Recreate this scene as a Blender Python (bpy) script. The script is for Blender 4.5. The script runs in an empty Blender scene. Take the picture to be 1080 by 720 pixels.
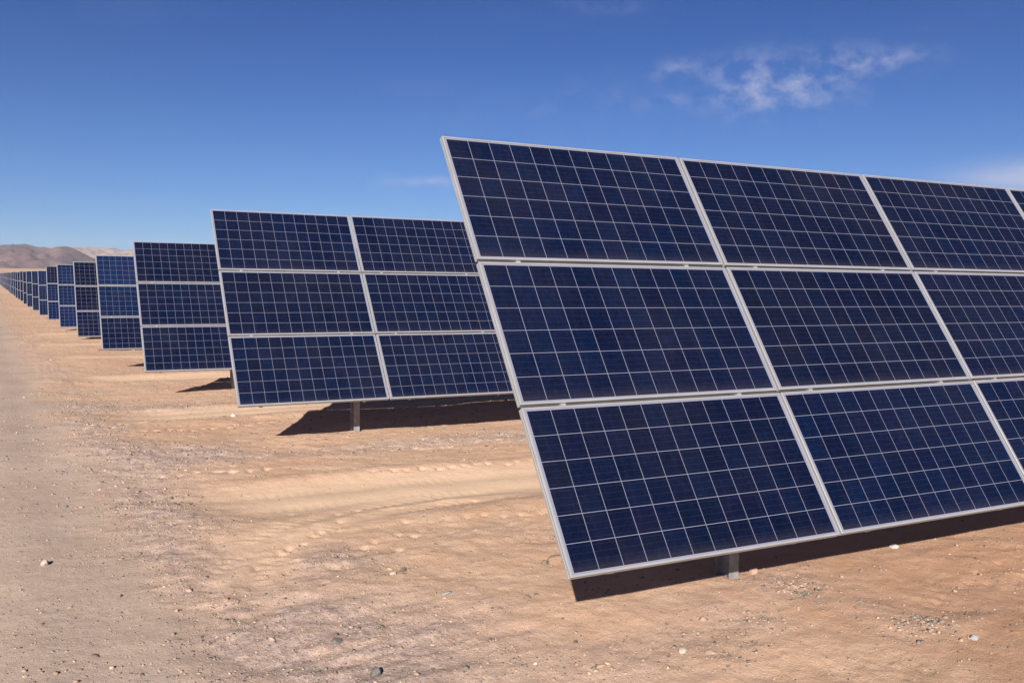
import bpy, math, random
import numpy as np
from mathutils import Matrix, Vector

random.seed(7)
rng = np.random.default_rng(11)
scene = bpy.context.scene
COL = scene.collection
R = math.radians

# ------------------------------------------------------------------ helpers
def link(o, parent=None):
    COL.objects.link(o)
    if parent is not None:
        o.parent = parent
    return o

def tag(o, label=None, cat=None, group=None, kind=None):
    if label: o['label'] = label
    if cat: o['category'] = cat
    if group: o['group'] = group
    if kind: o['kind'] = kind
    return o

class MB:
    """collects boxes / prisms / tubes into one mesh"""
    def __init__(s):
        s.v = []; s.f = []; s.m = []
    def add(s, vs, fs, mi=0):
        b = len(s.v); s.v += [tuple(v) for v in vs]
        s.f += [tuple(b + i for i in f) for f in fs]; s.m += [mi] * len(fs)
    def box(s, x0, x1, y0, y1, z0, z1, mi=0):
        vs = [(x, y, z) for z in (z0, z1) for y in (y0, y1) for x in (x0, x1)]
        s.add(vs, [(0, 2, 3, 1), (4, 5, 7, 6), (0, 1, 5, 4), (2, 6, 7, 3), (0, 4, 6, 2), (1, 3, 7, 5)], mi)
    def tube(s, p0, p1, r, n=20, mi=0):
        p0 = Vector(p0); p1 = Vector(p1); d = (p1 - p0).normalized()
        a = d.orthogonal().normalized(); b = d.cross(a); vs = []
        for p in (p0, p1):
            for k in range(n):
                t = 2 * math.pi * k / n
                vs.append(p + a * (r * math.cos(t)) + b * (r * math.sin(t)))
        fs = [(k, (k + 1) % n, n + (k + 1) % n, n + k) for k in range(n)]
        fs += [tuple(range(n))[::-1], tuple(range(n, 2 * n))]
        s.add(vs, fs, mi)
    def mesh(s, name, mats, smooth=False):
        me = bpy.data.meshes.new(name)
        me.from_pydata(s.v, [], s.f)
        for m in mats: me.materials.append(m)
        me.polygons.foreach_set('material_index', s.m)
        if smooth: me.polygons.foreach_set('use_smooth', [True] * len(s.f))
        me.update()
        return me

def hash2(ix, iy, seed):
    h = (ix.astype(np.int64) * 374761393 + iy.astype(np.int64) * 668265263 + seed * 974634777) & 0xFFFFFFFF
    h = ((h ^ (h >> 13)) * 1274126177) & 0xFFFFFFFF
    h = h ^ (h >> 16)
    return (h & 0xFFFFFF) / float(0xFFFFFF)

def vnoise(x, y, seed=0):
    """smooth gradient noise, about -1..1"""
    x = np.asarray(x, float); y = np.asarray(y, float)
    ix = np.floor(x); iy = np.floor(y); fx = x - ix; fy = y - iy
    u = fx * fx * fx * (fx * (fx * 6 - 15) + 10); v = fy * fy * fy * (fy * (fy * 6 - 15) + 10)
    def g(dx, dy):
        a = hash2(ix + dx, iy + dy, seed) * 2 * np.pi
        return np.cos(a) * (fx - dx) + np.sin(a) * (fy - dy)
    return 1.5 * ((g(0, 0) * (1 - u) + g(1, 0) * u) * (1 - v) + (g(0, 1) * (1 - u) + g(1, 1) * u) * v)

def fbm(x, y, oct=4, seed=0, gain=.5):
    s = 0; a = 1
    for k in range(oct):
        s = s + a * vnoise(x * 2 ** k + 17.3 * k, y * 2 ** k - 9.1 * k, seed + k); a *= gain
    return s

def sstep(e0, e1, x):
    t = np.clip((x - e0) / (e1 - e0), 0, 1)
    return t * t * (3 - 2 * t)

# ------------------------------------------------------------------ node helpers
def newmat(name):
    m = bpy.data.materials.new(name); m.use_nodes = True
    nt = m.node_tree; nt.nodes.clear()
    out = nt.nodes.new('ShaderNodeOutputMaterial')
    b = nt.nodes.new('ShaderNodeBsdfPrincipled')
    nt.links.new(b.outputs[0], out.inputs[0])
    return m, nt, b

class N:
    def __init__(s, nt): s.nt = nt
    def node(s, t, **k):
        n = s.nt.nodes.new(t)
        for a, v in k.items(): setattr(n, a, v)
        return n
    def put(s, sock, v):
        if isinstance(v, bpy.types.NodeSocket): s.nt.links.new(v, sock)
        elif v is not None: sock.default_value = v
    def math(s, op, a, b=None, c=None, clamp=False):
        n = s.node('ShaderNodeMath', operation=op, use_clamp=clamp)
        s.put(n.inputs[0], a); s.put(n.inputs[1], b); s.put(n.inputs[2], c)
        return n.outputs[0]
    def vmath(s, op, a, b=None):
        n = s.node('ShaderNodeVectorMath', operation=op)
        s.put(n.inputs[0], a); s.put(n.inputs[1], b)
        return n.outputs['Value'] if op in ('DOT_PRODUCT', 'LENGTH') else n.outputs[0]
    def mix(s, f, a, b):
        n = s.node('ShaderNodeMix', data_type='RGBA')
        s.put(n.inputs[0], f); s.put(n.inputs[6], a); s.put(n.inputs[7], b)
        return n.outputs[2]
    def noise(s, vec, scale, detail=3, rough=.55, out='Fac'):
        n = s.node('ShaderNodeTexNoise'); s.put(n.inputs['Vector'], vec)
        n.inputs['Scale'].default_value = scale; n.inputs['Detail'].default_value = detail
        n.inputs['Roughness'].default_value = rough
        return n.outputs[out]
    def ramp(s, f, e0, e1, o0=0., o1=1.):
        n = s.node('ShaderNodeMapRange', interpolation_type='SMOOTHSTEP'); s.put(n.inputs[0], f)
        n.inputs[1].default_value = e0; n.inputs[2].default_value = e1
        n.inputs[3].default_value = o0; n.inputs[4].default_value = o1
        return n.outputs[0]
    def attr(s, name):
        return s.node('ShaderNodeAttribute', attribute_name=name)

def rgb(r, g, b): return (r, g, b, 1)

# ------------------------------------------------------------------ materials
# module glass over polycrystalline cells: UV in metres on the module
ML, MH, GAP = 1.956, 0.992, 0.020
def mat_cells():
    m, nt, b = newmat('cell_glass'); n = N(nt)
    uv = n.node('ShaderNodeTexCoord').outputs['UV']
    sp = n.node('ShaderNodeSeparateXYZ'); nt.links.new(uv, sp.inputs[0])
    P = 0.1585
    def axis(c, L, k):
        q = n.math('DIVIDE', n.math('SUBTRACT', c, (L - P * k) / 2), P)      # cell coordinate
        fr = n.math('FRACT', q); fl = n.math('FLOOR', q)
        edge = n.math('MINIMUM', fr, n.math('SUBTRACT', 1.0, fr))            # 0 at the cell border
        outside = n.math('MAXIMUM', n.math('LESS_THAN', q, 0.0), n.math('GREATER_THAN', q, float(k)))
        return fr, fl, edge, outside
    fx, ix, ex, ox = axis(sp.outputs[0], ML, 12)
    fy, iy, ey, oy = axis(sp.outputs[1], MH, 6)
    e = n.math('MINIMUM', ex, ey)
    gap = n.math('MAXIMUM', n.math('LESS_THAN', e, 0.0110), n.math('MAXIMUM', ox, oy))
    # busbars run along the long side, four to a cell, and hair-thin
    bb = n.math('FRACT', n.math('MULTIPLY', fy, 4.0))
    bb = n.math('LESS_THAN', n.math('ABSOLUTE', n.math('SUBTRACT', bb, .5)), 0.018)
    oi = n.node('ShaderNodeObjectInfo')
    cv = n.node('ShaderNodeCombineXYZ')
    n.put(cv.inputs[0], ix); n.put(cv.inputs[1], iy); n.put(cv.inputs[2], n.math('MULTIPLY', oi.outputs['Random'], 97.0))
    wn = n.node('ShaderNodeTexWhiteNoise', noise_dimensions='3D'); nt.links.new(cv.outputs[0], wn.inputs['Vector'])
    vo = n.node('ShaderNodeTexVoronoi'); vo.inputs['Scale'].default_value = 55
    nt.links.new(uv, vo.inputs['Vector'])
    tone = n.math('MULTIPLY_ADD', wn.outputs['Value'], .26, .87)
    sv = n.node('ShaderNodeSeparateColor'); nt.links.new(vo.outputs['Color'], sv.inputs[0])
    tone = n.math('MULTIPLY', tone, n.math('MULTIPLY_ADD', sv.outputs[0], .40, .80))
    hue = n.node('ShaderNodeSeparateColor'); nt.links.new(wn.outputs['Color'], hue.inputs[0])
    cell = n.mix(hue.outputs[1], rgb(.0018, .0056, .0225), rgb(.0029, .0051, .0205))
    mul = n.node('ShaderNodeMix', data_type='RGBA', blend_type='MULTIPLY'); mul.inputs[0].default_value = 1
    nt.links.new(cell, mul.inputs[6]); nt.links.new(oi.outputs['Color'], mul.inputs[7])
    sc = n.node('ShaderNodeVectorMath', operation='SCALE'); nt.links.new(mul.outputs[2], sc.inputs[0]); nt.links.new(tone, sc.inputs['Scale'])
    c = n.mix(n.math('MULTIPLY', bb, .16), sc.outputs[0], rgb(.08, .088, .13))
    c = n.mix(gap, c, rgb(.165, .17, .23))
    # thin uneven dust film on the glass, heavier along the lower edge where rain left it
    ob = n.node('ShaderNodeTexCoord').outputs['Object']
    geo = n.node('ShaderNodeNewGeometry')
    d = n.noise(geo.outputs['Position'], 1.3, 5, .6)
    low = n.ramp(sp.outputs[1], 0.0, .10, .025, 0)
    streak = n.node('ShaderNodeMapping'); streak.inputs['Scale'].default_value = (14, 1.2, 1); nt.links.new(ob, streak.inputs[0])
    st = n.noise(streak.outputs[0], 1.6, 4, .6)
    dust = n.math('ADD', n.math('MULTIPLY', n.ramp(d, .3, .8), .010), n.math('ADD', low, n.math('MULTIPLY', n.ramp(st, .45, .8), .006)))
    c = n.mix(dust, c, rgb(.45, .36, .28))
    nt.links.new(c, b.inputs['Base Color'])
    b.inputs['Roughness'].default_value = .19
    nt.links.new(n.ramp(d, .3, .8, .13, .24), b.inputs['Roughness'])
    b.inputs['IOR'].default_value = 1.45
    return m
def mat_metal(name, col, metallic, rough, var=.12, scale=9, stretch=(1, 1, 1)):
    m, nt, b = newmat(name); n = N(nt)
    co = n.node('ShaderNodeTexCoord').outputs['Object']
    mp = n.node('ShaderNodeMapping'); mp.inputs['Scale'].default_value = stretch; nt.links.new(co, mp.inputs[0])
    f = n.noise(mp.outputs[0], scale, 5, .6)
    c = n.mix(n.ramp(f, .3, .75), rgb(*[x * (1 - var) for x in col]), rgb(*[min(1, x * (1 + var)) for x in col]))
    nt.links.new(c, b.inputs['Base Color'])
    b.inputs['Metallic'].default_value = metallic
    nt.links.new(n.ramp(f, .3, .7, rough * .85, rough * 1.15), b.inputs['Roughness'])
    return m
M_cell = mat_cells()
M_frame = mat_metal('anodised_aluminium', (.33, .335, .35), .35, .42, .07, 3)
M_back, _nt, _b = newmat('white_backsheet'); _b.inputs['Base Color'].default_value = (.7, .7, .7, 1); _b.inputs['Roughness'].default_value = .5
M_black, _nt, _b = newmat('black_plastic'); _b.inputs['Base Color'].default_value = (.02, .02, .02, 1)
M_galv = mat_metal('galvanised_steel', (.24, .24, .245), .3, .5, .22, 14)
M_dull = mat_metal('dull_rail_steel', (.40, .40, .42), .5, .5, .2, 10)

# ------------------------------------------------------------------ measured geometry
TILT = R(55.62)
W = 3 * MH + 2 * GAP
CT, ST = math.cos(TILT), math.sin(TILT)
CLR = 0.55
CAMZ = 2.10
# lower left corner of each array (X, Y, Z) with the ground of the first at 0
ROWS = [(2.55, 4.07, .567), (2.44, 11.59, .54), (2.22, 18.69, .327), (2.11, 26.50, .195), (1.96, 33.93, .103),
        (1.74, 41.04, .076), (1.58, 48.49, .067), (1.48, 58.96, -.11), (1.31, 67.05, -.104), (1.10, 73.83, -.081)]
y = ROWS[-1][1]; x = ROWS[-1][0]
for k in range(22):
    y += 7.55; x -= .135
    ROWS.append((x, y, -.09 + .006 * (k + 1) + .03 * math.sin(k * 1.7)))
BY = np.array([-9000, -50, 0, 5, 12.4] + [r[1] + W / 2 * CT + .14 for r in ROWS[2:]] + [230, 420, 2000, 5000, 9500])
BZ = np.array([-.1, .0, 0, 0, -.01] + [r[2] - CLR for r in ROWS[2:]] + [-.4, .3, 13, 34, 60])
YB = [r[1] for r in ROWS]

def road_edge(Y): return 1.0 - .019 * Y + .16 * vnoise(Y * .35, Y * 0 + 3.1, 5)
def in_aisle(Y):
    """distance ahead (towards the camera) of the nearest array's lower edge, 0..7.5"""
    yb = np.array(YB); i = np.clip(np.searchsorted(yb, Y), 0, len(yb) - 1)
    return yb[i] - Y

def arc_mask(X, Y):
    rr = np.hypot(X - 3.9, Y - 5.5) + .06 * vnoise(X * .8, Y * .8, 201)
    th = np.degrees(np.arctan2(Y - 5.5, 3.9 - X))           # 0 at the road, 90 at the band
    m = np.exp(-((rr - 2.75) / .42) ** 4) * sstep(-5, 25, th) * (1 - sstep(88, 108, th))
    return m, rr, th

def masks(X, Y):
    re = road_edge(Y)
    road = 1 - sstep(-.35, .35, X - re + .25 * fbm(X * 1.1, Y * 1.1, 3, 40))
    d = in_aisle(Y)
    # the wheel track of the aisle: the band that swings out of the road between the arrays
    Yc = d - (2.75 + .05 * (X - 3) ** 2 * np.exp(-np.abs(X - 3) / 4) * .35 + .12 * vnoise(X * .5, X * 0 + np.floor(Y / 7.5), 8))
    valid = (Y > 5.2) & (Y < 190)
    band = np.exp(-(Yc / .74) ** 4) * valid * sstep(.2, 1.6, X - re) 
    # a vehicle has turned off the road here: a smooth arc that joins the band
    band = np.maximum(band, .55 * arc_mask(X, Y)[0])
    # gravelly patches
    g = fbm(X * .55 + 3, Y * .55, 4, 60) * .8 + fbm(X * 2.2, Y * 2.2, 3, 64) * .25
    spots = [(1.1, 4.6, 1.5, 1.2, .9), (1.7, 5.2, .7, .9, .6), (2.1, 6.75, .42, .45, .9), (2.0, 11.5, .8, .9, .8), (2.0, 17.2, 1.0, 1.0, .8), (5.0, 11.2, 2.2, .45, .9),
             (4.75, 4.75, .5, .35, .7), (1.0, 7.5, .5, 3.0, .7), (.9, 13, .4, 4, .5), (4.9, 3.75, .35, .2, .6), (3.3, 4.2, 1.0, .4, .35)]
    gr = 0.
    for (cx, cy, sx, sy, a) in spots:
        gr = gr + a * np.exp(-((X - cx) / sx) ** 2 - ((Y - cy) / sy) ** 2)
    edgeband = np.exp(-((X - re - .35) / .55) ** 2) * .45
    gravel = np.clip(sstep(-.1, .7, g) * .45 + gr + edgeband - .15, 0, 1) * (1 - band) * (1 - .75 * road) * (1 - .9 * np.exp(-((X - 1.75) / .55) ** 2 - ((Y - 7.75) / .55) ** 2))
    return road, band, gravel, Yc, re

def height(X, Y, fine=True):
    base = np.interp(Y, BY, BZ)
    far = sstep(60, 400, np.hypot(X, Y))
    road, band, gravel, Yc, re = masks(X, Y)
    nf = 1 - far
    z = base
    z = z + .045 * fbm(X * .28, Y * .28, 3, 1) * (1 - .75 * road) * nf
    z = z - .035 * band
    am, rr, th = arc_mask(X, Y)
    for rc in (2.58, 2.95):
        g_ = np.exp(-((rr - rc) / .085) ** 2) * am
        z = z - .010 * g_ + .008 * np.exp(-((np.abs(rr - rc) - .17) / .045) ** 2) * am * (.6 + .6 * vnoise(X * 6, Y * 6, 205))
        z = z + .0045 * g_ * sstep(-.45, .25, vnoise(X * 2.1, Y * 2.1, 207)) * np.sign(np.sin(th * 2 * np.pi / 2.3 + np.abs(rr - rc) * 40))
    # berm pushed up on the camera side of the band and a smaller one on the other side
    valid = ((Y > 5.2) & (Y < 190)) * sstep(.1, 1.3, X - re)
    z = z + .045 * np.exp(-((Yc - 1.15) / .34) ** 2) * valid * (.75 + .5 * vnoise(X * .8, Y * .1, 21))
    z = z + .018 * np.exp(-((Yc + .9) / .2) ** 2) * valid
    # shallow ruts inside the band
    z = z - .012 * (np.exp(-((Yc - .28) / .16) ** 2) + np.exp(-((Yc + .3) / .16) ** 2)) * valid
    # clods left by the tyre lugs, a row on each shoulder
    lug = np.maximum(0, np.sin(X * 2 * np.pi / .24 + 3 * vnoise(X * .7, Y * .7, 30))) ** 2
    z = z + .006 * lug * np.exp(-((Yc + .98 + .05 * np.sin(X * 3)) / .055) ** 2) * valid * sstep(-.3, .2, vnoise(X * .6, Y * .3, 33))
    z = z + .005 * lug * np.exp(-((Yc - 1.5) / .10) ** 2) * valid * sstep(-.1, .3, vnoise(X * .6 + 5, Y * .3, 34))
    # fine treads printed in the smooth sand
    z = z + .0022 * sstep(-.3, .3, vnoise(X * .9, Y * 1.5, 77)) * np.sin(X * 2 * np.pi / .10 + 8 * (Yc)) * (np.exp(-((Yc - .28) / .12) ** 2) + np.exp(-((Yc + .3) / .12) ** 2)) * valid
    # wheel ruts along the road
    for c, dpt in ((-1.9, .025), (-.35, .03), (.55, .012)):
        z = z - dpt * np.exp(-((X - c + .019 * Y - .2 * vnoise(Y * .2, Y * 0, 50)) / .28) ** 2) * nf
    if fine:
        rough = (.38 + .65 * gravel - .28 * band) * (1 - .55 * road)
        near = nf
        z = z + .022 * fbm(X * 1.5, Y * 1.9, 3, 2) * (rough) * near
        z = z + .024 * (1 - band) * (1 - .6 * road) * near * (np.maximum(0, .55 - np.abs(fbm(X * .9 + 9, Y * 1.35, 3, 111)))  - .3) * sstep(-.3, .4, vnoise(X * .4, Y * .5, 113))
        l = fbm(X * 5.5, Y * 5.5, 4, 6, .62)
        z = z + .011 * l * rough * near
        # crumbly clods outside the smooth band
        c = np.maximum(0, fbm(X * 15, Y * 15, 3, 12, .7) - .45)
        z = z + .022 * c * near * (1 - band) * (1 - .7 * road) * sstep(-.25, .35, fbm(X * .8, Y * .8, 2, 70))
    for (px_, py_, ax, ay, dp) in PITS:
        if np.ndim(X) == 0: continue
        k = (np.abs(X - px_) < ax * 3) & (np.abs(Y - py_) < ay * 3)
        if k.any():
            u_ = (X[k] - px_) / ax; w_ = (Y[k] - py_) / ay
            z[k] = z[k] - dp * np.exp(-(u_ ** 2 + w_ ** 2) ** 1.5)
    z = z + 1.0 * fbm(X * .012, Y * .012, 3, 90) * far
    return z

# prints pressed into the soil by tyre lugs, in broken rows
TRACKS = ((3.5, 9.62, 5.9, 9.50, 15, .032, .03), (1.2, 10.42, 2.5, 10.30, 8, .036, .04), (.9, 14.6, 3.6, 15.5, 24, .045, .12), (1.0, 13.7, 3.4, 14.1, 16, .038, .12),
          (1.55, 6.9, 2.5, 7.55, 9, .026, .10), (1.7, 6.5, 3.0, 7.2, 12, .028, .12), (1.4, 8.2, 4.4, 8.0, 16, .018, .08), (3.0, 7.55, 6.0, 7.2, 18, .022, .10), (.9, 22.5, 3.2, 22.9, 14, .05, .2), (2.2, 10.9, 6.5, 11.0, 12, .03, .15), (5.3, 4.1, 6.6, 4.4, 12, .024, .12), (.6, 16.6, 2.8, 17.0, 12, .04, .15))
PITS = []
for (xa, ya, xb, yb, k, sz, sp_) in TRACKS:
    for j in range(k):
        t_ = (j + rng.uniform(-.2, .2)) / (k - 1)
        PITS.append((xa + (xb - xa) * t_, ya + (yb - ya) * t_ + rng.normal(0, sp_), sz * rng.uniform(.8, 1.5), sz * rng.uniform(.9, 1.9), sz * rng.uniform(.45, 1.0)))
def gz(x, y):
    return float(height(np.array([x], float), np.array([y], float))[0])

# ------------------------------------------------------------------ ground sheet
def axis_lines(a, b, step, lo, hi, g0, g1):
    c = list(np.arange(a, b + step / 2, step)); v = c[-1]; s = step
    while v < hi: s *= g1; v += s; c.append(v)
    v = c[0]; s = step; pre = []
    while v > lo: s *= g0; v -= s; pre.append(v)
    return np.array(pre[::-1] + c)
gx = axis_lines(-1.6, 8.2, .026, -9300, 9300, 1.07, 1.06)
gy = axis_lines(2.9, 13.5, .026, -9300, 9300, 1.12, 1.016)
GX, GY = np.meshgrid(gx, gy)
nx, ny = len(gx), len(gy)
fx_, fy_ = GX.ravel(), GY.ravel()
Z = height(fx_, fy_)
me = bpy.data.meshes.new('ground')
me.vertices.add(nx * ny)
me.vertices.foreach_set('co', np.stack([fx_, fy_, Z], 1).ravel())
ii = np.arange(nx * ny).reshape(ny, nx)
q = np.stack([ii[:-1, :-1], ii[:-1, 1:], ii[1:, 1:], ii[1:, :-1]], -1).reshape(-1, 4)
me.loops.add(q.size); me.loops.foreach_set('vertex_index', q.ravel())
me.polygons.add(len(q)); me.polygons.foreach_set('loop_start', np.arange(len(q)) * 4)
me.polygons.foreach_set('loop_total', np.full(len(q), 4))
me.polygons.foreach_set('use_smooth', np.ones(len(q), bool))
me.update(calc_edges=True)
road, band, gravel, Yc, re = masks(fx_, fy_)
for nm, arr in (('road', road), ('band', band), ('gravel', gravel)):
    at = me.attributes.new(nm, 'FLOAT', 'POINT'); at.data.foreach_set('value', arr.astype(np.float32))
ground = link(bpy.data.objects.new('ground', me)); tag(ground, kind='structure')

def mat_ground():
    m, nt, b = newmat('desert_soil'); n = N(nt)
    P = n.node('ShaderNodeNewGeometry').outputs['Position']
    road = n.attr('road').outputs['Fac']; band = n.attr('band').outputs['Fac']; grav = n.attr('gravel').outputs['Fac']
    n1 = n.noise(P, .55, 5, .6); n2 = n.noise(P, 3.2, 5, .62); n3 = n.noise(P, 28, 4, .65); n4 = n.noise(P, 110, 3, .7)
    n0 = n.noise(P, .012, 5, .6)
    sand = n.mix(n.ramp(n1, .35, .68), rgb(.595, .385, .268), rgb(.645, .450, .332))
    sand = n.mix(n.ramp(n2, .38, .70, 0, .6), sand, rgb(.510, .325, .215))
    smooth = n.mix(n.ramp(n2, .3, .7), rgb(.675, .485, .350), rgb(.710, .525, .385))
    c = n.mix(n.math('MULTIPLY', band, .85), sand, smooth)
    gcol = n.mix(n.ramp(n3, .35, .65), rgb(.345, .262, .240), rgb(.575, .450, .412))
    c = n.mix(n.math('MULTIPLY', grav, n.ramp(n2, .25, .6, .55, 1)), c, gcol)
    rcol = n.mix(n.ramp(n1, .3, .7), rgb(.425, .338, .290), rgb(.510, .412, .358))
    rcol = n.mix(n.ramp(n3, .4, .7, 0, .35), rcol, rgb(.290, .235, .200))
    c = n.mix(n.math('MULTIPLY', road, .92), c, rcol)
    mot = n.math('MULTIPLY', n.ramp(n.noise(P, 7.5, 6, .72), .50, .68), n.math('MULTIPLY_ADD', band, -.25, .38))
    c = n.mix(mot, c, rgb(.360, .240, .165))
    # grains and small dark / pale chips
    vor = n.node('ShaderNodeTexVoronoi'); vor.inputs['Scale'].default_value = 60; n.put(vor.inputs['Vector'], P)
    vs = n.node('ShaderNodeSeparateColor'); nt.links.new(vor.outputs['Color'], vs.inputs[0])
    small = n.math('LESS_THAN', vor.outputs['Distance'], n.math('MULTIPLY_ADD', vs.outputs[0], .22, .10))
    rough = n.math('MULTIPLY_ADD', grav, .75, .12)
    rough = n.math('MULTIPLY', rough, n.math('SUBTRACT', 1.0, n.math('MULTIPLY', band, .8)))
    sel = n.math('MULTIPLY', small, n.math('LESS_THAN', vs.outputs[1], rough))
    chip = n.mix(n.ramp(vs.outputs[2], .3, .8), rgb(0.190, 0.146, 0.122), rgb(0.490, 0.395, 0.324))
    c = n.mix(n.math('MULTIPLY', sel, .55), c, chip)
    c = n.mix(n.ramp(n4, .3, .75, .0, .18), c, rgb(0.284, 0.190, 0.126))
    c = n.mix(n.ramp(n0, .3, .7, 0, .35), c, rgb(0.332, 0.213, 0.142))
    v2 = n.node('ShaderNodeTexVoronoi'); v2.inputs['Scale'].default_value = 26; n.put(v2.inputs['Vector'], P)
    v2s = n.node('ShaderNodeSeparateColor'); nt.links.new(v2.outputs['Color'], v2s.inputs[0])
    sp2 = n.math('MULTIPLY', n.math('LESS_THAN', v2.outputs['Distance'], n.math('MULTIPLY_ADD', v2s.outputs[0], .14, .05)), n.math('LESS_THAN', v2s.outputs[1], n.math('MULTIPLY_ADD', grav, .5, .16)))
    c = n.mix(n.math('MULTIPLY', sp2, n.math('MULTIPLY_ADD', band, -.6, .62)), c, n.mix(v2s.outputs[2], rgb(0.134, 0.103, 0.087), rgb(0.316, 0.229, 0.174)))
    # rusty soil under and in front of the right-hand part of the first array
    px = n.node('ShaderNodeSeparateXYZ'); nt.links.new(P, px.inputs[0])
    rz = n.math('MULTIPLY', n.ramp(n.math('ADD', px.outputs[0], n.math('MULTIPLY', n2, 1.5)), 4.4, 6.6), n.ramp(px.outputs[1], 6.5, 4.5))
    c = n.mix(n.math('MULTIPLY', rz, .62), c, rgb(0.371, 0.201, 0.118))
    nt.links.new(c, b.inputs['Base Color'])
    b.inputs['Roughness'].default_value = .95
    b.inputs['Specular IOR Level'].default_value = .15
    # bump: clods, grit, grains
    h = n.math('MULTIPLY', n.noise(P, 14, 9, .74), .016)
    h = n.math('ADD', h, n.math('MULTIPLY', n.noise(P, 45, 4, .7), n.math('MULTIPLY_ADD', grav, .007, .0025)))
    h = n.math('ADD', h, n.math('MULTIPLY', n4, .0055))
    h = n.math('ADD', h, n.math('MULTIPLY', sel, .004))
    damp = n.math('SUBTRACT', 1.0, n.math('MAXIMUM', n.math('MULTIPLY', band, .60), n.math('MULTIPLY', road, .35)))
    bp = n.node('ShaderNodeBump'); bp.inputs['Distance'].default_value = 1.0; bp.inputs['Strength'].default_value = .9
    n.put(bp.inputs['Height'], n.math('MULTIPLY', h, damp))
    nt.links.new(bp.outputs[0], b.inputs['Normal'])
    return m
me.materials.append(mat_ground())

# ------------------------------------------------------------------ stones
PHI = (1 + 5 ** .5) / 2
ICO = np.array([(-1, PHI, 0), (1, PHI, 0), (-1, -PHI, 0), (1, -PHI, 0), (0, -1, PHI), (0, 1, PHI), (0, -1, -PHI), (0, 1, -PHI), (PHI, 0, -1), (PHI, 0, 1), (-PHI, 0, -1), (-PHI, 0, 1)], float) / math.sqrt(1 + PHI * PHI)
ICF = np.array([(0, 11, 5), (0, 5, 1), (0, 1, 7), (0, 7, 10), (0, 10, 11), (1, 5, 9), (5, 11, 4), (11, 10, 2), (10, 7, 6), (7, 1, 8), (3, 9, 4), (3, 4, 2), (3, 2, 6), (3, 6, 8), (3, 8, 9), (4, 9, 5), (2, 4, 11), (6, 2, 10), (8, 6, 7), (9, 8, 1)])
def mat_stone():
    m, nt, b = newmat('stone_chips'); n = N(nt)
    a = n.attr('tone'); P = n.node('ShaderNodeNewGeometry').outputs['Position']
    nn = n.noise(P, 60, 4, .6)
    c = n.mix(n.ramp(nn, .3, .7, .0, .35), a.outputs['Color'], rgb(.22, .18, .15))
    nt.links.new(c, b.inputs['Base Color']); b.inputs['Roughness'].default_value = .85
    b.inputs['Specular IOR Level'].default_value = .25
    bp = n.node('ShaderNodeBump'); bp.inputs['Distance'].default_value = .004
    n.put(bp.inputs['Height'], n.noise(P, 130, 3, .6)); nt.links.new(bp.outputs[0], b.inputs['Normal'])
    return m
M_stone = mat_stone()
PAL = np.array([(.45, .35, .27), (.36, .27, .21), (.56, .45, .36), (.50, .34, .235), (.20, .17, .15), (.12, .105, .10), (.26, .235, .22), (.42, .28, .20), (.56, .44, .35)])
PW = np.array([.16, .2, .025, .12, .20, .11, .11, .12, .01]); PW /= PW.sum()
def scatter(n, x0, x1, y0, y1, smin, smax, power, dens):
    X = rng.uniform(x0, x1, n); Y = rng.uniform(y0, y1, n)
    keep = rng.uniform(0, 1, n) < dens(X, Y)
    X = X[keep]; Y = Y[keep]
    S = smin + (smax - smin) * rng.uniform(0, 1, len(X)) ** power
    return X, Y, S
def dens(X, Y):
    road, band, gravel, Yc, re = masks(X, Y)
    return np.clip((.16 + .9 * gravel + .06 * road) * (.55 + .9 * sstep(-.5, .6, fbm(X * 1.3, Y * 1.3, 3, 101))) - .5 * band, .01, 1)
sets = [scatter(60000, -1.8, 7.5, 3.0, 9.5, .0030, .0105, 2.2, dens),
        scatter(9000, -1.8, 7.5, 3.0, 9.5, .006, .018, 3.5, dens),
        scatter(34000, -3, 9, 9, 21, .007, .022, 2.6, dens),
        scatter(70, -1.8, 7.5, 3.2, 10, .014, .030, 2.5, dens),
        scatter(120, -3, 9, 10, 24, .018, .05, 3, dens),
        scatter(250, -5, 7, 20, 60, .02, .07, 2, dens)]
# rubble knots seen on the ground near the first array
for (cx, cy, r, k, s) in ((4.74, 4.67, .20, 130, .012), (4.70, 4.55, .12, 60, .010), (4.87, 3.80, .22, 120, .012), (5.02, 3.82, .12, 60, .013), (5.2, 11.1, 1.0, 200, .014), (3.6, 4.0, .22, 80, .010), (4.1, 4.3, .15, 50, .012)):
    X = rng.normal(cx, r * .6, k); Y = rng.normal(cy, r * .45, k); sets.append((X, Y, s * rng.uniform(.35, 1.3, k)))
n_plain = sum(len(s_[0]) for s_ in sets)
# crumbled soil clods thrown up in rows by tyre lugs
for (xa, ya, xb, yb, k, sz, sp_) in TRACKS:
    for j in range(k):
        t_ = (j + rng.uniform(-.15, .15)) / (k - 1)
        cx = xa + (xb - xa) * t_; cy = ya + (yb - ya) * t_ + rng.normal(0, sp_)
        m_ = int(rng.integers(0, 4))
        sets.append((cx + rng.normal(0, sz * 1.1, m_), cy + rng.normal(0, sz * .7, m_), sz * rng.uniform(.2, .65, m_)))
X = np.concatenate([s[0] for s in sets]); Y = np.concatenate([s[1] for s in sets]); S = np.concatenate([s[2] for s in sets])
n_s = len(X)
v = np.repeat(ICO[None], n_s, 0) * (1 + rng.uniform(-.42, .35, (n_s, 12, 1)))
v *= np.stack([rng.uniform(.8, 1.5, n_s), rng.uniform(.7, 1.1, n_s), rng.uniform(.4, .8, n_s)], 1)[:, None, :] * S[:, None, None]
a = rng.uniform(0, 2 * np.pi, n_s); ca, sa = np.cos(a)[:, None], np.sin(a)[:, None]
tl = rng.normal(0, .35, n_s)[:, None]
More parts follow.
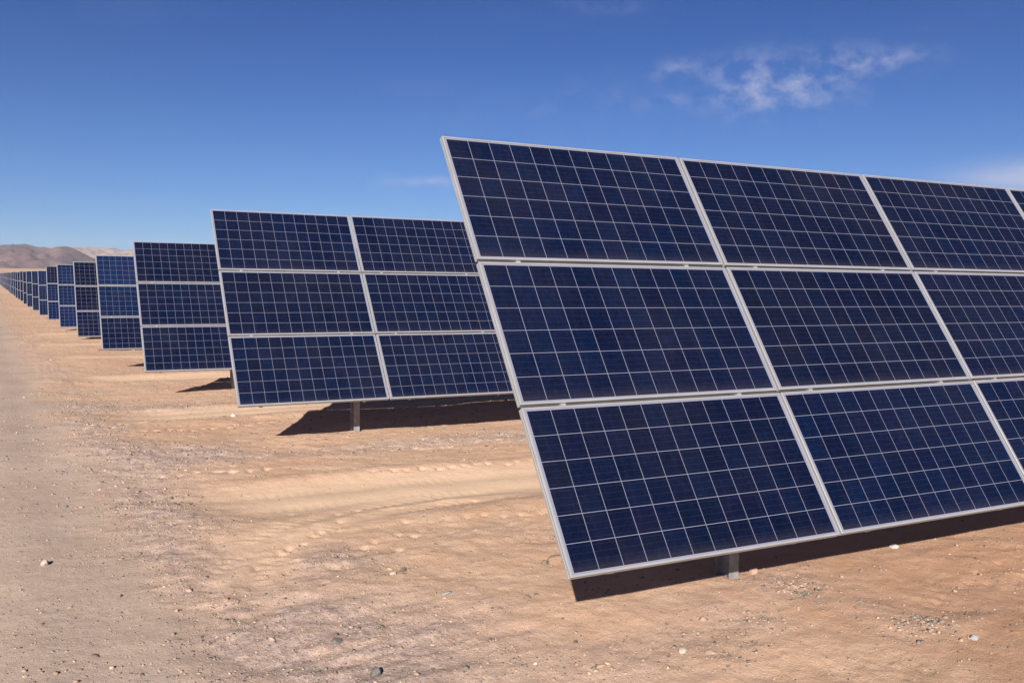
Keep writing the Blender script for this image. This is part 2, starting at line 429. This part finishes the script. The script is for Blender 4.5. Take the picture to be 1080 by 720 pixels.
vx, vy, vz = v[..., 0], v[..., 1], v[..., 2]
vx, vz = vx * np.cos(tl) - vz * np.sin(tl), vx * np.sin(tl) + vz * np.cos(tl)
vx, vy = vx * ca - vy * sa, vx * sa + vy * ca
hz = height(X, Y)
v = np.stack([vx + X[:, None], vy + Y[:, None], vz + (hz + S * rng.uniform(-.25, .2, n_s))[:, None]], -1).reshape(-1, 3)
f = (ICF[None] + (np.arange(n_s) * 12)[:, None, None]).reshape(-1, 3)
me = bpy.data.meshes.new('gravel')
me.vertices.add(len(v)); me.vertices.foreach_set('co', v.ravel())
me.loops.add(f.size); me.loops.foreach_set('vertex_index', f.ravel())
me.polygons.add(len(f)); me.polygons.foreach_set('loop_start', np.arange(len(f)) * 3); me.polygons.foreach_set('loop_total', np.full(len(f), 3))
me.update(calc_edges=True)
ci = rng.choice(len(PAL), n_s, p=PW); cc = PAL[ci] * .78; cc[n_plain:] = (.34, .215, .14); cc = cc * rng.uniform(.8, 1.15, (n_s, 1))
cc = np.concatenate([cc, np.ones((n_s, 1))], 1)
at = me.attributes.new('tone', 'FLOAT_COLOR', 'POINT'); at.data.foreach_set('color', np.repeat(cc, 12, 0).astype(np.float32).ravel())
me.materials.append(M_stone)
tag(link(bpy.data.objects.new('gravel', me)), 'loose grey and tan gravel strewn over the sand and road edge', 'gravel', kind='stuff')

def stone(x, y, sx, sy, sz, col, label, sink=.3, rz=0., seed=0):
    import bmesh
    bm = bmesh.new(); bmesh.ops.create_icosphere(bm, subdivisions=3, radius=1)
    r = random.Random(seed * 13 + 5)
    cuts = [(Vector((r.uniform(-1, 1), r.uniform(-1, 1), r.uniform(-.6, 1))).normalized(), r.uniform(.55, .82)) for _ in range(9)]
    for vv in bm.verts:
        p = vv.co.copy()
        for (nn, dd) in cuts:
            t = p.dot(nn)
            if t > dd: p -= nn * (t - dd) * .9
        p += p.normalized() * .05 * float(vnoise(np.array([p.x * 3 + seed]), np.array([p.y * 3 + p.z * 2]), seed)[0])
        vv.co = Vector((p.x * sx, p.y * sy, p.z * sz))
    m = bpy.data.meshes.new('rock'); bm.to_mesh(m); bm.free()
    at = m.attributes.new('tone', 'FLOAT_COLOR', 'POINT')
    at.data.foreach_set('color', list(tuple(c_ * .8 for c_ in col) + (1.,)) * len(m.vertices))
    m.materials.append(M_stone)
    o = link(bpy.data.objects.new('rock', m)); o.location = (x, y, gz(x, y) + sz * (1 - 2 * sink) * .6); o.rotation_euler = (r.uniform(-.15, .15), r.uniform(-.15, .15), rz)
    tag(o, label, 'rock', 'loose rocks on the desert ground')
stone(3.60, 5.99, .085, .07, .055, (.33, .20, .135), 'rounded red-brown rock half buried left of the nearest array, beside its lower corner', .45, .3, 1)
stone(3.49, 5.95, .030, .028, .026, (.17, .13, .11), 'small dark stone just left of the rounded red-brown rock', .3, 0, 2)
stone(1.68, 4.63, .036, .032, .036, (.13, .13, .13), 'dark grey stone at the bottom edge of the photo, left of centre', .2, .6, 3)
stone(1.64, 5.16, .042, .028, .020, (.14, .135, .13), 'flat dark grey stone on gravel, just above the one at the bottom edge', .25, .2, 4)
stone(.195, 7.54, .034, .030, .030, (.50, .42, .35), 'lone pale stone lying on the smooth grey road at far left', .15, .4, 5)
stone(3.36, 4.15, .036, .026, .018, (.50, .42, .36), 'flat pale stone on bare sand in front of the nearest array', .3, .1, 6)
stone(3.49, 4.06, .042, .030, .016, (.55, .40, .29), 'flat sand-coloured stone just right of the flat pale stone', .4, .2, 7)
stone(5.08, 3.54, .036, .028, .017, (.36, .37, .38), 'flat bluish grey stone at the lower right of the photo', .3, .5, 8)
stone(4.69, 5.02, .042, .036, .034, (.47, .30, .22), 'pinkish stone right beside the visible post of the nearest array', .2, .2, 9)
stone(2.47, 6.22, .045, .022, .024, (.20, .15, .12), 'long narrow dark stone on the open sand between the road and the nearest array', .25, .7, 10)
stone(2.37, 6.16, .024, .022, .020, (.50, .40, .32), 'small pale stone just left of the long narrow dark stone', .2, .1, 11)
stone(2.98, 5.30, .024, .022, .018, (.20, .15, .13), 'small dark stone alone on sand below the corner of the nearest array', .25, .1, 12)
stone(3.08, 15.0, .05, .04, .035, (.62, .56, .50), 'white stone on gravel left of the second array, largest pale one there', .2, .1, 13)
stone(6.20, 5.05, .05, .036, .020, (.66, .62, .56), 'white flat stone in the shade edge under the nearest array at far right', .2, .1, 14)
stone(3.80, 5.55, .050, .035, .022, (.30, .22, .17), 'flat brown stone on the sand just outside the shadow corner of the nearest array', .35, .1, 15)
stone(2.55, 5.62, .060, .026, .012, (.36, .36, .36), 'thin flat grey stone on sand, well below the long narrow dark stone', .3, .5, 16)

# ------------------------------------------------------------------ solar arrays
def laminate_mesh():
    b = MB(); lip = .002
    b.box(lip, ML - lip, lip, MH - lip, -.0095, -.0035, 1)
    me = b.mesh('solar_panel', [M_cell, M_back])
    uvl = me.uv_layers.new(name='UVMap')
    for p in me.polygons:
        if p.normal.z > .9: p.material_index = 0
        for li in p.loop_indices:
            co = me.vertices[me.loops[li].vertex_index].co
            uvl.data[li].uv = (co.x, co.y)
    return me
def frame_mesh():
    # extruded section swept round the four sides with mitred corners: lip 11 mm, depth 40 mm, foot flange inside
    prof = [(0, -.040), (0, -.024), (.002, -.0235), (.002, -.0185), (0, -.018), (0, -.0012), (.0012, 0), (.011, 0), (.011, -.003), (.0022, -.003), (.0022, -.010), (.011, -.010), (.011, -.012), (.0022, -.012), (.0022, -.038), (.028, -.038), (.028, -.040)]
    b = MB(); rings = []
    for (cx, cy, sx, sy) in ((0, 0, 1, 1), (ML, 0, -1, 1), (ML, MH, -1, -1), (0, MH, 1, -1)):
        rings.append([(cx + sx * d, cy + sy * d, z) for d, z in prof])
    vs = [p for r in rings for p in r]; k = len(prof); fs = []
    for i in range(4):
        j = (i + 1) % 4
        for t in range(k):
            u = (t + 1) % k
            fs.append((i * k + t, i * k + u, j * k + u, j * k + t))
    b.add(vs, fs)
    return b.mesh('panel_frame', [M_frame])
def jbox_mesh():
    b = MB(); b.box(ML / 2 - .06, ML / 2 + .06, MH - .16, MH - .06, -.032, -.0105)
    return b.mesh('junction_box', [M_black])
LAM, FRM, JBX = laminate_mesh(), frame_mesh(), jbox_mesh()
# purlin rail (hat section with mid and end clamps), runs up the slope under the module joints
def rail_mesh():
    b = MB()
    b.box(-.014, .014, .004, W - .03, -.072, -.0425)
    b.box(-.022, .022, .004, W - .03, -.075, -.0725)
    for yy in (MH + GAP / 2, 2 * MH + 1.5 * GAP):
        b.box(-.016, .016, yy - .0095, yy + .0095, -.0424, -.014)
        b.tube((0, yy, -.02), (0, yy, -.010), .0055, 8)
    return b.mesh('rail', [M_dull])
RAIL = rail_mesh()
PITCH = ML + GAP
def tube_mesh(L):
    b = MB(); b.tube((.16, W / 2, -.172), (L - .16, W / 2, -.172), .070, 28)
    me = b.mesh('torque_tube', [M_galv]); return me
def post_mesh(h):
    # H-section, flanges facing the aisle
    b = MB(); w, d, t = .043, .075, .006
    b.box(-w, w, -d, -d + t, -.35, h); b.box(-w, w, d - t, d, -.35, h); b.box(-.004, .004, -d + t, d - t, -.35, h)
    return b.mesh('post', [M_galv])
def bearing_mesh(h):
    b = MB(); b.box(-.05, .05, -.10, .10, h, h + .012)
    for s in (-1, 1): b.box(-.03, .03, s * .085 - .012, s * .085 + .012, h + .012, h + .16)
    b.box(-.03, .03, -.073, .073, h + .012, h + .026); b.box(-.03, .03, -.097, .097, h + .161, h + .175)
    return b.mesh('bearing', [M_galv])
TUBE_Y = W / 2 * CT + .172 * ST - W / 2 * CT           # tube axis behind the middle of the panel plane
TUBE_Z = CLR + W / 2 * ST - .172 * CT
HP = TUBE_Z - .088
POST, BEAR = post_mesh(HP), bearing_mesh(HP)

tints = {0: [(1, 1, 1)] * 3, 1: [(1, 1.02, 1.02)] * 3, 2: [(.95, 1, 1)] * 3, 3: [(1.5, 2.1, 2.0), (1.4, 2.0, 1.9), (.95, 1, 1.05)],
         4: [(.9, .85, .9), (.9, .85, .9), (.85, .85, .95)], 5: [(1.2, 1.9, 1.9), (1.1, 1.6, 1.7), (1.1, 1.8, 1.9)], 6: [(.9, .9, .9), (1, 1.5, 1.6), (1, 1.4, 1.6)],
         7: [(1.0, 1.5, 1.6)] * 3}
ORD = ['nearest', 'second', 'third', 'fourth', 'fifth', 'sixth', 'seventh', 'eighth', 'ninth', 'tenth', 'eleventh', 'twelfth', 'thirteenth', 'fourteenth']
LAB = {
 0: 'nearest and largest tilted array of dark blue solar panels, filling the right of the photo',
 1: 'second tilted solar panel array, two panel columns showing left of the nearest array',
 2: 'third solar panel array back, a single panel column showing left of the second',
 3: 'fourth solar panel array back, brighter blue panels in its upper two tiers',
 4: 'fifth solar panel array back, dark panels between two brighter blue arrays',
 5: 'sixth solar panel array back, narrow strip of brighter blue panels in all three tiers',
 6: 'seventh solar panel array back, top standing slightly higher than all the arrays behind it'}
def make_array(i, cols):
    x, yb, zb = ROWS[i]
    cols = cols
    tl = TILT + (0 if i < 3 else R(random.uniform(-.5, .5)))
    ym = yb + W / 2 * CT
    g0 = zb - CLR
    root = bpy.data.objects.new('solar_array', None); link(root); root.location = (x, ym + TUBE_Y, g0); root.empty_display_size = .3
    lab = LAB.get(i) or ('%s solar panel array counting back from the camera, a thin sliver at far left' % ORD[i] if i < 14 else
                         'distant solar panel array in the crowded far row of slivers beyond the fourteenth array')
    tag(root, lab, 'solar array', 'tilted solar arrays lined up beside the dirt road')
    base = Matrix.Translation((0, -W / 2 * math.cos(tl) - TUBE_Y, CLR + (W / 2) * (ST - math.sin(tl)))) @ Matrix.Rotation(tl, 4, 'X')
    L = cols * PITCH - GAP
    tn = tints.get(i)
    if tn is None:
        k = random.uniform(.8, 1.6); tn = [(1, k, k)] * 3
    for c in range(cols):
        for r in range(3):                                  # r = 0 lowest tier
            jit = .0006 if i else .0009
            m = base @ Matrix.Translation((c * PITCH + random.uniform(-jit, jit), r * (MH + GAP) + random.uniform(-jit, jit), random.uniform(0, .0008))) \
                @ Matrix.Rotation(R(random.uniform(-.05, .05)), 4, 'Z') @ Matrix.Rotation(R(random.uniform(-.12, .12)), 4, 'X') @ Matrix.Rotation(R(random.uniform(-.07, .07)), 4, 'Y')
            p = bpy.data.objects.new('solar_panel', LAM); link(p, root); p.matrix_local = m
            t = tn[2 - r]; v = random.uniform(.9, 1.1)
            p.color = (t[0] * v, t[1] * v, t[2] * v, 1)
            link(bpy.data.objects.new('panel_frame', FRM), p)
            if i < 4: link(bpy.data.objects.new('junction_box', JBX), p)
        for xo in (.29, 1.63):
            o = bpy.data.objects.new('rail', RAIL); link(o, root); o.matrix_local = base @ Matrix.Translation((c * PITCH + xo, 0, 0))
    o = bpy.data.objects.new('torque_tube', tube_mesh(L)); link(o, root); o.matrix_local = base
    px = 1.93 if i == 0 else 1.82
    while px < L:
        o = bpy.data.objects.new('post', POST); link(o, root); o.location = (px, 0, 0)
        link(bpy.data.objects.new('bearing', BEAR), o)
        px += 5.95
    return root
for i in range(len(ROWS)):
    make_array(i, 8 if i < 3 else (6 if i < 8 else 4))

# ------------------------------------------------------------------ hills
def mat_hill(name, c0, c1, c2, s):
    m, nt, b = newmat(name); n = N(nt)
    P = n.node('ShaderNodeNewGeometry').outputs['Position']
    f = n.noise(P, .0022 * s, 6, .62); g = n.noise(P, .009 * s, 5, .6)
    c = n.mix(n.ramp(f, .36, .64), rgb(*c0), rgb(*c1)); c = n.mix(n.ramp(g, .45, .72), c, rgb(*c2))
    nt.links.new(c, b.inputs['Base Color']); b.inputs['Roughness'].default_value = 1
    b.inputs['Specular IOR Level'].default_value = 0
    return m
def az_px(px):      # azimuth (deg from +Y towards +X) of a column of the photograph near the horizon
    d = CAMM @ Vector(((px - 540) / FPX, (286 - 360) / FPX, 1)); return math.degrees(math.atan2(d.x, d.y))
CAMM = Matrix(((0.8814611801569392, -0.01912053353665416, 0.47186925421511394), (-0.4720907688589892, -0.062143320276397886, 0.8793568750530536), (0.012509749573136546, -0.9978840678867954, -0.0638035518080227)))
FPX = 988.92
def hills(name, D, depth, prof, azs, seed, mat, rough):
    """a ridge at distance D whose crest angle follows prof: (azimuth, tangent of elevation)"""
    na, nr = 520, 60
    az = np.linspace(azs[0], azs[1], na); t = np.linspace(-1, 1, nr)
    A, T = np.meshgrid(az, t)
    crest = np.interp(A, [p[0] for p in prof], [p[1] for p in prof]) * D + CAMZ
    rad = D + T * depth
    Xh = rad * np.sin(np.radians(A)); Yh = rad * np.cos(np.radians(A))
    env = (1 - np.abs(T) ** 1.25)
    rid = 1 - np.abs(fbm(Xh * .0042 + seed, Yh * .0022, 5, seed, .6)) 
    spur = 1 - np.abs(vnoise(A * 1.9 + .8 * vnoise(A * 3, T * 2, seed + 9), T * .7, seed + 3))
    base0 = np.interp(Yh, BY, BZ) - 6
    Zh = base0 + (crest - base0) * env * (1 - (1 - env) * rough * (1 - spur)) + (rid - .75) * 120 * rough * env ** .5 * (1 - np.exp(-(T / .15) ** 2) * .7)
    Zh[0] = base0[0] - 20; Zh[-1] = base0[-1] - 20
    v = np.stack([Xh.ravel(), Yh.ravel(), Zh.ravel()], 1)
    ii = np.arange(na * nr).reshape(nr, na)
    q = np.stack([ii[:-1, :-1], ii[:-1, 1:], ii[1:, 1:], ii[1:, :-1]], -1).reshape(-1, 4)
    me = bpy.data.meshes.new(name); me.from_pydata(v.tolist(), [], q.tolist())
    me.polygons.foreach_set('use_smooth', [True] * len(q)); me.materials.append(mat); me.update()
    tag(link(bpy.data.objects.new(name, me)), kind='structure')
def prof(pts, left, right):
    o = []
    for px, py in pts:
        hz = 290 + .0125 * px
        o.append((az_px(px), (hz - py) / (FPX / math.cos(math.atan((540 - px) / FPX)))))
    return left + o + right
front = prof([(-40, 262), (-15, 257), (0, 259), (10, 258.3), (17, 257.6), (27, 258.2), (34, 260), (40, 261.3), (47, 261.2), (53, 263), (60, 261), (68, 260.5), (75, 261.5), (84, 266), (94, 271), (104, 276), (140, 281)],
             [(-45, .012), (-30, .022), (-20, .030), (-12, .020), (-6, .028)], [(12, .008), (20, .016), (30, .01), (50, .014)])
back = prof([(0, 264), (40, 265), (62, 263), (70, 261.4), (80, 261), (92, 260.8), (104, 261.3), (114, 262), (120, 261.8), (127, 264.5), (134, 263.6), (141, 262.6), (160, 261)],
            [(-45, .010), (-20, .012), (-5, .02)], [(14, .027), (22, .018), (30, .024), (50, .01)])
hills('hills', 5600, 1300, front, (-46, 50), 3, mat_hill('brown_rock_hill', (.100, .060, .070), (.180, .110, .112), (.078, .046, .054), 3), .55)
hills('hills', 7600, 1200, back, (-46, 50), 9, mat_hill('pale_rock_hill', (.36, .27, .24), (.30, .215, .195), (.13, .08, .08), 1.6), .45)

# ------------------------------------------------------------------ haze
if True:
    b = MB(); b.box(-9600, 9600, -9600, 9600, -4, 330)
    m = bpy.data.materials.new('thin_air'); m.use_nodes = True; nt = m.node_tree; nt.nodes.clear()
    out = nt.nodes.new('ShaderNodeOutputMaterial'); pv = nt.nodes.new('ShaderNodeVolumePrincipled')
    pv.inputs['Color'].default_value = (.80, .88, 1, 1); pv.inputs['Density'].default_value = .000052
    nt.links.new(pv.outputs[0], out.inputs['Volume'])
    tag(link(bpy.data.objects.new('haze', b.mesh('haze', [m]))), 'thin bluish desert haze over the plain', 'haze', kind='stuff')

# ------------------------------------------------------------------ light and sky
SUN = Vector((-.732, -1.06, .567)).normalized()
sd = bpy.data.lights.new('sun', 'SUN'); sd.energy = 5.0; sd.angle = R(.53); sd.color = (1, .93, .84)
so = link(bpy.data.objects.new('sun', sd)); so.rotation_euler = (-SUN).to_track_quat('-Z', 'Y').to_euler(); so.location = (-20, -30, 20)
world = bpy.data.worlds.new('World'); scene.world = world; world.use_nodes = True
nt = world.node_tree; nt.nodes.clear(); n = N(nt)
out = nt.nodes.new('ShaderNodeOutputWorld'); bg = nt.nodes.new('ShaderNodeBackground')
sky = nt.nodes.new('ShaderNodeTexSky'); sky.sky_type = 'NISHITA'; sky.sun_disc = False
sky.sun_elevation = math.asin(SUN.z); sky.sun_rotation = math.atan2(SUN.x, SUN.y)
sky.altitude = 2500; sky.air_density = 1.0; sky.dust_density = .1; sky.ozone_density = 5.0
bg.inputs['Strength'].default_value = .05
D = n.node('ShaderNodeTexCoord').outputs['Generated']
sp = n.node('ShaderNodeSeparateXYZ'); nt.links.new(D, sp.inputs[0])
def cdir(px, py): return (CAMM @ Vector(((px - 540) / FPX, (py - 360) / FPX, 1))).normalized()
def cloud_mask(px, py, rx, ry, rot=0., p=1.):
    c = cdir(px, py); e1 = Vector((0, 0, 1)).cross(c).normalized() * -1; e2 = c.cross(e1) * -1
    ca, sa = math.cos(R(rot)), math.sin(R(rot)); u = e1 * ca + e2 * sa; w = e2 * ca - e1 * sa
    a = n.math('DIVIDE', n.vmath('DOT_PRODUCT', D, tuple(u)), rx / FPX); b_ = n.math('DIVIDE', n.vmath('DOT_PRODUCT', D, tuple(w)), ry / FPX)
    r2 = n.math('ADD', n.math('MULTIPLY', a, a), n.math('MULTIPLY', b_, b_))
    front_ = n.math('GREATER_THAN', n.vmath('DOT_PRODUCT', D, tuple(c)), .5)
    return n.math('MULTIPLY', n.math('MULTIPLY', n.math('EXPONENT', n.math('MULTIPLY', r2, -1.0)), front_), p)
# cloud sheet coordinates: direction projected on a plane overhead
den = n.math('ADD', sp.outputs[2], .12)
cv = n.node('ShaderNodeCombineXYZ'); n.put(cv.inputs[0], n.math('DIVIDE', sp.outputs[0], den)); n.put(cv.inputs[1], n.math('DIVIDE', sp.outputs[1], den))
mpc = n.node('ShaderNodeMapping'); mpc.inputs['Scale'].default_value = (1, 1, 1.5); mpc.inputs['Location'].default_value = (3.7, 1.3, .4); nt.links.new(D, mpc.inputs[0]); nA = n.noise(mpc.outputs[0], 34, 8, .60); nB = n.noise(cv.outputs[0], 2.6, 5, .6)
def addm(*a):
    s = a[0]
    for t in a[1:]: s = n.math('ADD', s, t)
    return s
main = addm(cloud_mask(785, 90, 36, 26, 4), cloud_mask(852, 88, 42, 26, 6, .95), cloud_mask(938, 66, 38, 11, 4, .75), cloud_mask(900, 60, 30, 12, 0, .3))
wisp = addm(cloud_mask(718, 74, 26, 10, 0, .55), cloud_mask(640, 95, 60, 18, 5, .12), cloud_mask(650, 8, 35, 8, 5, .18), cloud_mask(590, 5, 40, 8, 5, .1), cloud_mask(705, 108, 24, 7, 5, .40), cloud_mask(445, 192, 42, 8, 3, .50), cloud_mask(560, 120, 120, 14, 3, .12))
bank = addm(cloud_mask(1075, 188, 62, 13, -3, .85), cloud_mask(1130, 182, 60, 14, 0, .9))
cl = n.math('MULTIPLY', n.ramp(nA, .38, .72), n.math('MINIMUM', main, 1.0))
cl = n.math('ADD', cl, n.math('MULTIPLY', n.ramp(nA, .40, .70), wisp))
cl = n.math('ADD', cl, n.math('MULTIPLY', n.ramp(nB, .25, .6, .55, 1), n.math('ADD', bank, cloud_mask(455, 191, 34, 4, 2, .45))))
cl = n.math('MULTIPLY', cl, .62, clamp=True)
# very thin high veil that breaks up the clear blue a little
cl = n.math('MAXIMUM', cl, n.math('MULTIPLY', n.ramp(n.noise(cv.outputs[0], 1.1, 5, .6), .5, .85), .06))
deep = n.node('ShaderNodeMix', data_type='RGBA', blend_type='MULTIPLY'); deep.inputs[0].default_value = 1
nt.links.new(sky.outputs[0], deep.inputs[6]); nt.links.new(n.mix(n.ramp(sp.outputs[2], .03, .36), rgb(.38, .55, .77), n.mix(n.ramp(sp.outputs[2], .33, .62), rgb(.125, .330, .66), rgb(.035, .075, .19))), deep.inputs[7])  # unseen upper dome darkened beyond the blue gradient to cut sky fill in shadows
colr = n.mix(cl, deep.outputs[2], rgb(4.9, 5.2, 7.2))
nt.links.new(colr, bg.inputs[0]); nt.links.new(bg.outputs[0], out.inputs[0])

# ------------------------------------------------------------------ camera
cd = bpy.data.cameras.new('camera'); cam = link(bpy.data.objects.new('camera', cd))
cd.sensor_width = 36; cd.lens = 36 * FPX / 1080; cd.clip_start = .05; cd.clip_end = 30000
rot = Matrix((CAMM.col[0], -CAMM.col[1], -CAMM.col[2])).transposed()
cam.matrix_world = Matrix.Translation((0, 0, CAMZ)) @ rot.to_4x4()
cd.dof.use_dof = False
scene.camera = cam
vs = scene.view_settings
scene.display_settings.display_device = 'sRGB'
vs.view_transform = 'Standard'; vs.look = 'None'; vs.exposure = 1.0; vs.gamma = 1; vs.use_curve_mapping = False
scene.render.engine = 'CYCLES'
scene.cycles.use_denoising = True; scene.cycles.denoising_prefilter = 'NONE'
scene.cycles.max_bounces = 5; scene.cycles.volume_bounces = 0; scene.cycles.diffuse_bounces = 2
